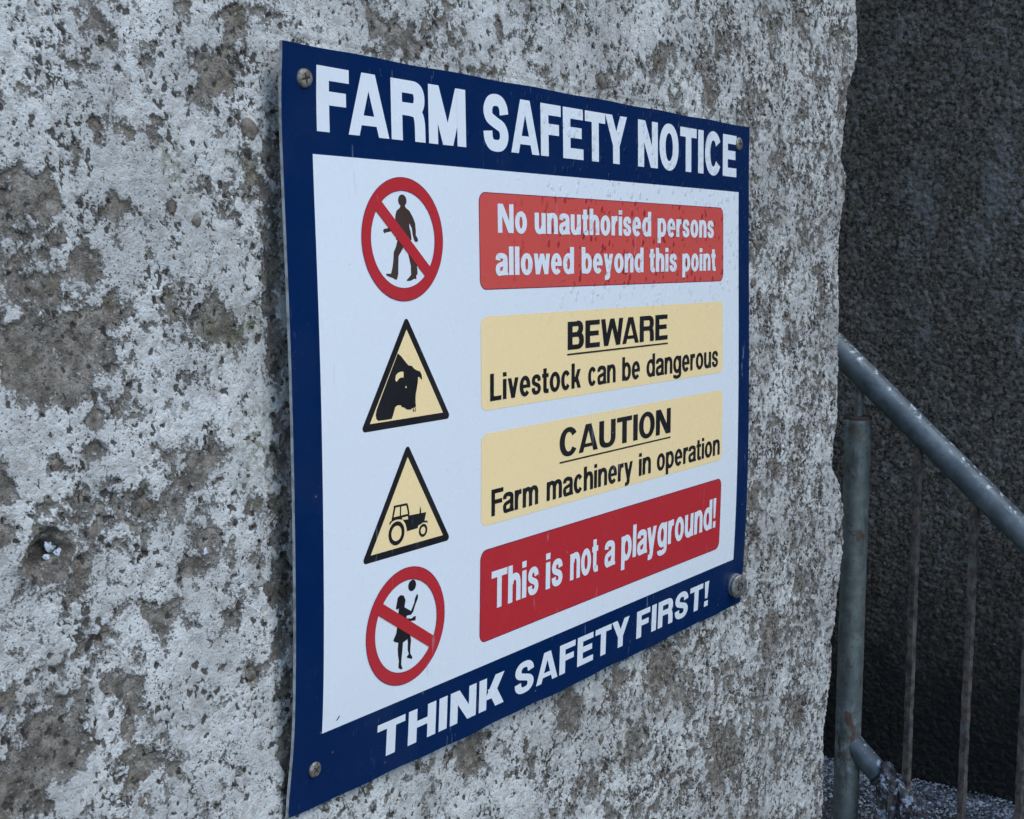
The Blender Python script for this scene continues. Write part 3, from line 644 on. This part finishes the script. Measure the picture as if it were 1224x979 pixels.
def text_box(t, b, m, label):
    l, r = .2352, .7143
    if m == 'red':
        fr = flat_part('red_text_box', [(rrect(l, t, r, b, .0085), [])], H3, M['red_sheen' if t < .2 else 'red'], sign, label=label)
        flat_part('outline', [(rrect(l - .0008, t - .0008, r + .0008, b + .0008, .0092), [])], H2, M['line'], fr)
        return fr
    return flat_part('cream_text_box', [(rrect(l, t, r, b, .0085), [])], H3, M['cream'], sign, label=label)
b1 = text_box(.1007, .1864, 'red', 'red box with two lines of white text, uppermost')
lettering(line([('No', .2619, .3074), ('unauthorised', .3198, .5402), ('persons', .5542, .6895)], .1358, .0262, GT) +
          line([('allowed', .2578, .3873), ('beyond', .4011, .5239), ('this', .5366, .5983), ('point', .6111, .6942)], .1743, .0262, GT), H4, M['white'], b1)
b2 = text_box(.2111, .2969, 'cream', 'cream box under the upper red box')
def under(l, r, v, t=.0017): return [('quad', [(l, v), (r, v), (r, v + t), (l, v + t)], None)]
lettering(line([('BEWARE', .3763, .5775)], .2497, .0280, GC) + [under(.3755, .5785, .2533)] +
          line([('Livestock', .2484, .4008), ('can', .4141, .4674), ('be', .4808, .5176), ('dangerous', .5319, .7014)], .2889, .0252, GL), H4, M['black'], b2)
b3 = text_box(.3182, .4043, 'cream', 'cream box above the lower red box')
lettering(line([('CAUTION', .3630, .5867)], .3562, .0285, GC) + [under(.3633, .5870, .3607)] +
          line([('Farm', .2508, .3264), ('machinery', .3409, .5047), ('in', .5179, .5439), ('operation', .5571, .7080)], .3968, .0252, GL), H4, M['black'], b3)
b4 = text_box(.4276, .5144, 'red', 'red box with one line of white text, lowest')
lettering(line([('This', .2517, .3286), ('is', .3408, .3708), ('not', .3843, .4372), ('a', .4502, .4706), ('playground!', .4839, .7026)], .4863, .0365, GP), H4, M['white'], b4)

TRACE = {
    'person': [(0.1295,0.1153),(0.1279,0.1175),(0.1242,0.1197),(0.1226,0.1235),(0.1221,0.1283),(0.1212,0.1318),(0.1151,0.1334),(0.1121,0.1343),(0.108,0.1349),(0.1072,0.1365),(0.1086,0.1385),(0.1111,0.1376),(0.1173,0.1366),(0.1227,0.1361),(0.123,0.1401),(0.1225,0.1434),(0.1243,0.1436),(0.1227,0.1484),(0.1193,0.1537),(0.1186,0.1602),(0.1173,0.1661),(0.1154,0.1711),(0.1097,0.171),(0.1093,0.1722),(0.1122,0.1734),(0.1175,0.1747),(0.1211,0.1764),(0.1229,0.1755),(0.1244,0.171),(0.1246,0.165),(0.1254,0.1567),(0.1292,0.1525),(0.1321,0.1489),(0.1365,0.1525),(0.1382,0.1579),(0.1403,0.1651),(0.1404,0.1724),(0.137,0.175),(0.1348,0.1765),(0.1356,0.1775),(0.1403,0.1772),(0.1441,0.1758),(0.1472,0.1759),(0.1472,0.1727),(0.1489,0.1719),(0.1485,0.1664),(0.147,0.1603),(0.1439,0.1543),(0.1417,0.1483),(0.1411,0.1435),(0.1422,0.1432),(0.1414,0.1375),(0.1397,0.1327),(0.1398,0.1297),(0.1428,0.1338),(0.1435,0.1386),(0.1445,0.1416),(0.1459,0.1446),(0.1485,0.1453),(0.1506,0.144),(0.1499,0.1419),(0.1478,0.1398),(0.1478,0.135),(0.1472,0.1295),(0.145,0.1254),(0.1423,0.1219),(0.1402,0.1193),(0.1361,0.1173),(0.1343,0.1152)],
    'bull': [(0.1214,0.2368),(0.1261,0.24),(0.1312,0.2449),(0.1347,0.2478),(0.1391,0.2486),(0.1422,0.2514),(0.1461,0.253),(0.1497,0.254),(0.1518,0.2572),(0.1522,0.2612),(0.1504,0.2606),(0.1488,0.2588),(0.1469,0.2584),(0.1466,0.2628),(0.1451,0.2685),(0.1436,0.2731),(0.1433,0.28),(0.1438,0.2833),(0.1411,0.2839),(0.1366,0.2854),(0.1322,0.285),(0.1287,0.283),(0.1252,0.282),(0.1244,0.2805),(0.1201,0.2801),(0.1171,0.2815),(0.1157,0.2848),(0.1139,0.2887),(0.1125,0.2908),(0.1036,0.2908),(0.0961,0.2907),(0.0936,0.2888),(0.093,0.2854),(0.0941,0.2815),(0.1024,0.2677)],
    'horn': [(0.1281,0.2527),(0.1241,0.2524),(0.1211,0.2531),(0.1183,0.2551),(0.1176,0.2587),(0.1186,0.2603),(0.1199,0.26),(0.1222,0.258),(0.1248,0.2573),(0.128,0.2575)],
    'eye': [(0.1303,0.2649),(0.1317,0.2653),(0.1316,0.2667),(0.1304,0.2666)],
    'tag': [(0.1402,0.2838),(0.1429,0.2835),(0.1435,0.2873),(0.141,0.2877),(0.1394,0.2864)],
    'roof': [(0.1144,0.3644),(0.1318,0.3648),(0.1323,0.3667),(0.114,0.3662)],
    'p1': [(0.1144,0.3657),(0.1166,0.3658),(0.1139,0.3749),(0.1115,0.3755)],
    'p2': [(0.1223,0.3659),(0.1238,0.3659),(0.1234,0.3745),(0.1219,0.3744)],
    'p3': [(0.1302,0.3661),(0.1325,0.3663),(0.1347,0.3747),(0.1328,0.3749)],
    'sill': [(0.1119,0.3741),(0.134,0.3743),(0.1344,0.376),(0.1245,0.3763),(0.1115,0.3764)],
    'fen': [(0.1082,0.3794),(0.1091,0.3775),(0.1115,0.3761),(0.1162,0.3753),(0.1245,0.376),(0.1255,0.3781),(0.1199,0.3769),(0.1152,0.3769),(0.1115,0.3777),(0.1099,0.3794)],
    'body': [(0.134,0.3759),(0.1566,0.3768),(0.1542,0.3848),(0.1503,0.3854),(0.146,0.3868),(0.1454,0.389),(0.1311,0.3892),(0.1307,0.3863),(0.1292,0.3823),(0.1258,0.3782),(0.1326,0.3791),(0.1323,0.376)],
    'exh': [(0.1478,0.3776),(0.148,0.3731),(0.1488,0.3704),(0.1497,0.3734),(0.1499,0.3776)],
    'ff': [(0.1468,0.3863),(0.1503,0.3847),(0.1542,0.3841),(0.1581,0.3844),(0.1587,0.387),(0.1572,0.3859),(0.1523,0.3853),(0.148,0.3865)],
    'girl': [(0.1226,0.4433),(0.1194,0.4448),(0.1183,0.449),(0.117,0.454),(0.1198,0.4554),(0.1209,0.4537),(0.1202,0.4596),(0.1195,0.4639),(0.1192,0.4683),(0.1178,0.4756),(0.1139,0.4811),(0.1164,0.4832),(0.1205,0.4846),(0.1199,0.4903),(0.1204,0.4956),(0.1216,0.5011),(0.121,0.5068),(0.1235,0.5091),(0.1267,0.5095),(0.1247,0.5048),(0.1253,0.4982),(0.1263,0.4907),(0.1266,0.4861),(0.1325,0.4845),(0.1331,0.4885),(0.1328,0.4937),(0.1344,0.4983),(0.1318,0.5002),(0.133,0.5015),(0.1386,0.5038),(0.1395,0.5026),(0.1363,0.4979),(0.1366,0.4921),(0.1373,0.4864),(0.1362,0.4822),(0.1323,0.4728),(0.1309,0.4686),(0.1351,0.4691),(0.1428,0.4702),(0.1436,0.4667),(0.1408,0.4661),(0.1374,0.4673),(0.1309,0.4654),(0.1312,0.4633),(0.137,0.4638),(0.1398,0.4617),(0.1427,0.4559),(0.1458,0.4514),(0.1461,0.4482),(0.1446,0.447),(0.1419,0.4505),(0.1411,0.4542),(0.1369,0.4603),(0.1321,0.4575),(0.1283,0.4551),(0.1289,0.452),(0.1296,0.449),(0.1269,0.4443)]}

def prohibition(cx, cy, r, label, figure, ang):
    n = 80; ri = r * .80; bw = r * .104
    ring = flat_part('prohibition_symbol', [(circ(cx, cy, r, n), [circ(cx, cy, ri, n)])], H2 + .0003, M['red'], sign, label=label)
    ca, sa = math.cos(R(ang)), math.sin(R(ang)); L = r * .86
    P = lambda s, t: (cx + ca * s - sa * t, cy + sa * s + ca * t)
    flat_part('diagonal_band', [([P(-L, -bw), P(L, -bw), P(L, bw), P(-L, bw)], [])], H2 + .0004, M['red'], ring)
    flat_part('outline', [(circ(cx, cy, r + .0006, n), [circ(cx, cy, r, n)]), (circ(cx, cy, ri, n), [circ(cx, cy, ri - .0005, n)])], H2 + .00028, M['line'], ring)
    figure(ring)
def man(ring):
    flat_part('walking_figure', [(TRACE['person'], []), ([(.1317 + .0053 * math.cos(i * .35), .1113 + .0050 * math.sin(i * .35)) for i in range(18)], [])], H2, M['brown'], ring, label='walking man silhouette')
def girl(ring):
    flat_part('playing_child_figure', [(TRACE['girl'], []), ([(.1382 + .0053 * math.cos(i * .35), .4381 + .0050 * math.sin(i * .35)) for i in range(18)], [])], H2, M['black'], ring, label='child silhouette throwing a ball')
prohibition(.1320, .1432, .0504, 'red ring and band over a walking man, at the top', man, 41.8)
prohibition(.1311, .4723, .0510, 'red ring and band over a child with a ball, at the bottom', girl, 33.4)

def triangle(cx, top, base, half, label):
    b, rr = .0062, .0032
    A, B_, D_ = (cx, top), (cx - half, base), (cx + half, base)
    def offset(pts, d):
        n = len(pts); out = []
        gx = sum(p[0] for p in pts) / n; gy = sum(p[1] for p in pts) / n
        lines = []
        for i in range(n):
            p, q = pts[i], pts[(i + 1) % n]; dx, dy = q[0] - p[0], q[1] - p[1]; L = math.hypot(dx, dy); nx, ny = dy / L, -dx / L
            if (gx - p[0]) * nx + (gy - p[1]) * ny > 0: nx, ny = -nx, -ny
            lines.append((nx, ny, nx * p[0] + ny * p[1] + d))
        for i in range(n):
            a, c = lines[i - 1], lines[i]; det = a[0] * c[1] - a[1] * c[0]
            out.append(((a[2] * c[1] - a[1] * c[2]) / det, (a[0] * c[2] - a[2] * c[0]) / det))
        return out
    inner = [A, D_, B_]; mid = offset(inner, b - rr); pts = []
    # round the outer corners
    for i in range(3):
        p = mid[i]; q0, q1 = mid[i - 1], mid[(i + 1) % 3]
        def nrm(p, q):
            dx, dy = q[0] - p[0], q[1] - p[1]; L = math.hypot(dx, dy); nx, ny = dy / L, -dx / L
            g = ((mid[0][0] + mid[1][0] + mid[2][0]) / 3, (mid[0][1] + mid[1][1] + mid[2][1]) / 3)
            return (-nx, -ny) if (g[0] - p[0]) * nx + (g[1] - p[1]) * ny > 0 else (nx, ny)
        n0, n1 = nrm(q0, p), nrm(p, q1); a0 = math.atan2(n0[1], n0[0]); a1 = math.atan2(n1[1], n1[0])
        while a1 - a0 > math.pi: a1 -= 2 * math.pi
        while a1 - a0 < -math.pi: a1 += 2 * math.pi
        pts += [(p[0] + rr * math.cos(a0 + (a1 - a0) * k / 8), p[1] + rr * math.sin(a0 + (a1 - a0) * k / 8)) for k in range(9)]
    t = flat_part('warning_triangle', [(pts, [])], H2, M['black'], sign, label=label)
    flat_part('cream_ground', [(inner, [])], H3, M['cream'], t)
    return t
t2 = triangle(.1330, .2176, .2923, .0472, 'black edged warning triangle with a bull, upper of the two')
flat_part('bull_head', [(TRACE['bull'], [])], H3 + .00012, M['black'], t2)
flat_part('horn', [(TRACE['horn'], []), (TRACE['eye'], [])], H3 + .00022, M['cream'], t2)
flat_part('nose_ring', [(TRACE['tag'], [[(.1404 + (x - .1413) * .0 + dx, .2856 + dy) for dx, dy in ((-.0000, -.0014), (.0019, -.0016), (.0023, .0012), (.0008, .0015)) for x in (0,)]])], H3 + .0002, M['black'], t2)
t3 = triangle(.1326, .3254, .4014, .0472, 'black edged warning triangle with a tractor, lower of the two')
tr = [(TRACE[k], []) for k in ('body', 'roof', 'p1', 'p2', 'p3', 'sill', 'fen', 'exh', 'ff')]
tr += [(circ(.1176, .3885, .0102, 40), [circ(.1176, .3885, .0066, 40)]), (circ(.1524, .3922, .0057, 32), [circ(.1524, .3922, .0033, 32)])]
flat_part('tractor', tr, H3 + .00012, M['black'], t3)

# ---- fixings -------------------------------------------------------------
def lathe(profile, n=28):
    """profile: (radius, height out of the sheet); returns verts, faces around the local axis"""
    vs, fs = [], []
    for r, z in profile:
        for k in range(n): vs.append((r * math.cos(2 * math.pi * k / n), r * math.sin(2 * math.pi * k / n), z))
    for j in range(len(profile) - 1):
        for k in range(n): fs.append([j * n + k, j * n + (k + 1) % n, (j + 1) * n + (k + 1) % n, (j + 1) * n + k])
    return vs, fs
def fix(u, v, h0, profile, m, rot=0.0, tilt=(0, 0), recess='cross', name='screw', label=None):
    c = Vector(SP(u, v, h0)); base = Matrix(((1, 0, 0), (0, 0, -1), (0, 1, 0))).to_4x4()      # local z -> -Y, local y -> Z
    mt = Matrix.Translation(c) @ Matrix.Rotation(tilt[0], 4, 'X') @ Matrix.Rotation(tilt[1], 4, 'Z') @ base @ Matrix.Rotation(rot, 4, 'Z')
    vs, fs = lathe(profile); me = pyd([mt @ Vector(p) for p in vs], fs, name)
    o = link(name, me, m, sign)
    if label: o['label'] = label
    top = profile[-1][1]; r = profile[0][0]
    bm = bmesh.new()
    if recess == 'cross':
        for a in (0, math.pi / 2):
            bmesh.ops.create_cube(bm, size=1, matrix=mt @ Matrix.Rotation(a, 4, 'Z') @ Matrix.Translation((0, 0, top - .0003)) @ Matrix.Diagonal((r * 1.02, r * .22, .0009 if a else .0010, 1)))
    else:
        v2, f2 = lathe([(r * .40, top - .0004), (r * .36, top + .0006), (r * .26, top + .0006), (r * .22, top - .0004)], 18)
        vv = [bm.verts.new(mt @ Vector(p)) for p in v2]
        for f in f2: bm.faces.new([vv[i] for i in f])
        bmesh.ops.create_cube(bm, size=1, matrix=mt @ Matrix.Rotation(.6, 4, 'Z') @ Matrix.Translation((0, 0, top)) @ Matrix.Diagonal((r * .55, r * .10, .0006, 1)))
    bmesh.ops.recalc_face_normals(bm, faces=bm.faces[:])
    me = bpy.data.meshes.new('recess'); bm.to_mesh(me); bm.free(); link('recess', me, M['slot'], o, smooth=False)
def pan(r, h): return [(r, 0), (r * 1.0, h * .25), (r * .95, h * .6), (r * .8, h * .9), (r * .5, h), (0.0001, h * .97)]
fix(.0226, .0246, .0002, pan(.0072, .0028), M['screw'], .3, (.1, -.12), label='domed rusty cross-head screw at the top left corner')
fix(.7560, .0220, .0002, pan(.0080, .0026), M['screw'], .1, label='dull brass screw at the top right corner')
fix(.0250, .5666, .0002, pan(.0064, .0024), M['screw'], .7, label='grey cross-head screw at the bottom left corner')
fix(.7640, .5720, .0002, [(.0150, 0), (.0150, .0044), (.0142, .0050), (.0142, .0056), (.0152, .0061), (.0152, .0080), (.0142, .0094), (.0098, .0096), (.0001, .0094)], M['bolt'], 0, (.05, -.20), 'ring', 'bolt', 'large washered bolt standing proud at the bottom right corner')

# ------------------------------------------------------------------ railing
RX = 1.513
rail = empty('stair_railing', (RX, 0.13, 0.0), 'galvanised tube railing with rusty bars sloping down in front of the dark roughcast wall', 'railing')
def tube(p, q, r, n=28, wob=0.0, seg=24, caps=True):
    p, q = Vector(p), Vector(q); d = (q - p).normalized(); up = Vector((1, 0, 0)) if abs(d.x) < .9 else Vector((0, 0, 1))
    a = d.cross(up).normalized(); b = d.cross(a); vs, fs = [], []
    from mathutils import noise
    for j in range(seg + 1):
        c = p + (q - p) * (j / seg)
        for k in range(n):
            t = 2 * math.pi * k / n; nn = a * math.cos(t) + b * math.sin(t); rr = r + wob * noise.noise((c + nn * r) * 60)
            vs.append(c + nn * rr)
    for j in range(seg):
        for k in range(n): fs.append([j * n + k, j * n + (k + 1) % n, (j + 1) * n + (k + 1) % n, (j + 1) * n + k])
    if caps: fs.append(list(range(n))[::-1]); fs.append([seg * n + k for k in range(n)])
    bm = bmesh.new(); bv = [bm.verts.new(v) for v in vs]
    for f in fs: bm.faces.new([bv[i] for i in f])
    bmesh.ops.recalc_face_normals(bm, faces=bm.faces[:])
    me = bpy.data.meshes.new('tube'); bm.to_mesh(me); bm.free(); return me
def flatcap(o):
    for p in o.data.polygons:
        if len(p.vertices) > 6: p.use_smooth = False
def hz(y): return Z0 - (0.324 + (0.171 - y) * 0.884)          # height of the hand rail's axis
def lz(y): return Z0 - (1.078 + (0.090 - y) * 0.884)          # height of the lower rail's axis
YP = 0.128
flatcap(link('handrail', tube((RX, 0.52, hz(0.52)), (RX, -0.75, hz(-0.75)), .0232, 36, .0004, 120), M['rail'], rail))
po = link('post', tube((RX, YP, -0.02), (RX, YP, Z0 - .445), .0232, 36, .0005, 80), M['post'], rail); flatcap(po)
link('post_rim', tube((RX, YP, Z0 - .4475), (RX, YP, Z0 - .4425), .0238, 36, .0003, 3), M['cap'], po)
link('spigot', tube((RX, YP, Z0 - .46), (RX, YP, hz(YP) - .012), .0078, 20, .0003, 12), M['post'], po)
ey = -0.62
flatcap(link('post', tube((RX, ey, -0.02), (RX, ey, hz(ey) - .02), .0232, 28, .0005, 40), M['post'], rail))
flatcap(link('lower_rail', tube((RX, YP, lz(YP)), (RX, -0.17, lz(-0.17)), .0207, 32, .0006, 60), M['rail'], rail))
def bar(y):
    ct, st = math.cos(R(14)), math.sin(R(14))
    bm = bmesh.new(); from mathutils import noise
    z1 = hz(y) - .018; z0 = max(-.01, lz(y) + .01) if y > -.15 else -.01
    n = 90; s = .0057; prev = None
    for j in range(n + 1):
        z = z0 + (z1 - z0) * j / n; ring = []
        for cx, cy in ((-s, -s), (0, -s * 1.03), (s, -s), (s * 1.03, 0), (s, s), (0, s * 1.03), (-s, s), (-s * 1.03, 0)):
            k = 1 + .16 * noise.noise(Vector((cx * 300, cy * 300 + y * 50, z * 75)))
            ring.append(bm.verts.new((RX + (cx * ct + cy * st) * k + .0012 * math.sin(z * 5 + y * 30), y + (cy * ct - cx * st) * k, z)))
        if prev:
            for k in range(8): bm.faces.new([prev[k], prev[(k + 1) % 8], ring[(k + 1) % 8], ring[k]])
        prev = ring
    bmesh.ops.recalc_face_normals(bm, faces=bm.faces[:])
    me = bpy.data.meshes.new('bar'); bm.to_mesh(me); bm.free()
    o = link('baluster', me, M['rust'], rail, smooth=False)
    # weld bead where the bar meets the hand rail
    link('weld', lump((RX, y, z1 - .001), .0095, 0.9, int(y * 1000) + 500, 2, .35, (1, 1, .7)), M['rust'], o)
for y in (0.017, -0.083, -0.179, -0.276, -0.373, -0.47): bar(y)
# collar weld at the post foot joint, black wire round the lower rail
ty = 0.066
dv = Vector((0, -1, -0.884)).normalized(); cc = Vector((RX, ty, lz(ty)))
link('wire_tie', tube(cc - dv * .0018, cc + dv * .0018, .0222, 28, .0006, 2), M['wire'], rail)

# ------------------------------------------------------------------ frosted rag hanging over the lower rail
def rag():
    s = NT('frosted_rag')
    c = s.mix(s.ramp(s.noise(95, 5, 0.7), 0.38, 0.64), (0.020, 0.017, 0.019), (0.13, 0.11, 0.12))
    c = s.mix(s.ramp(s.noise(65, 5, 0.7), 0.53, 0.60, 0, 0.9), c, (0.40, 0.45, 0.50))
    c = s.mix(s.ramp(s.noise(16, 3, 0.6), 0.56, 0.68, 0, 0.8), c, (0.05, 0.05, 0.028))
    s.bump(s.noise(150, 5, 0.7), 0.9, 0.003); m = s.done(c, 0.85)
    nt, na = 120, 150; ya, yb = 0.058, -0.055
    T = np.linspace(0, 1, nt); A = np.linspace(0, 1, na)
    TT, AA = np.meshgrid(T, A)
    y = ya + (yb - ya) * TT + 0.008 * fbm(TT, AA, .25, 3, 3) * np.abs(AA - .5) * 2
    ang = (AA - .5) * math.radians(250)                       # over the top of the rail
    r0 = 0.027 + 0.006 * fbm(TT * 2, AA, .3, 3, 8) + 0.005 * np.sin(TT * 23 + 3 * fbm(TT, AA, .5, 2, 5)) * (0.3 + np.abs(AA - .5) * 2)
    x = RX + r0 * np.sin(ang); zr = Z0 - (1.078 + (0.090 - y) * 0.884) + r0 * np.cos(ang) * 1.15
    hang = sstep(0.66, 1.0, np.abs(AA - .5) * 2)
    drop = hang * (0.13 + 0.05 * fbm(TT, TT * 0, .2, 3, 9) + 0.03 * np.sin(TT * 17)) * (AA < .5) + hang * 0.09 * (AA >= .5)
    x = x - 0.012 * hang * np.sin(TT * 29 + 1) * (AA < .5) - .006 * hang * (AA < .5)
    y = y + 0.010 * hang * np.cos(TT * 21 + AA * 3)
    z = zr - drop
    rough = 0.0030 * fbm(TT * .12, AA * .3, .012, 3, 17, .6); ridge = np.abs(fbm(TT * .13, AA * .06, .012, 3, 19, .6)); rough = rough + 0.006 * (0.3 - ridge); x = x - rough * np.cos(ang) - rough * .8; z = z + rough * .6
    z = np.maximum(z, 0.006)
    me = grid_mesh(x, y, z, 'rag'); o = link('frosted_rag', me, m)
    so_ = o.modifiers.new('thickness', 'SOLIDIFY'); so_.thickness = 0.004; so_.offset = 0
    meta(o, 'ragged purplish grey clump with frost draped over the lower rail beside the post', 'rag')
rag()
# frost patches at the foot of the dark wall
for k, (y, z, r) in enumerate(((0.045, .075, .016), (-0.005, .055, .018), (-0.022, .05, .014), (.03, .062, .010))):
    pass
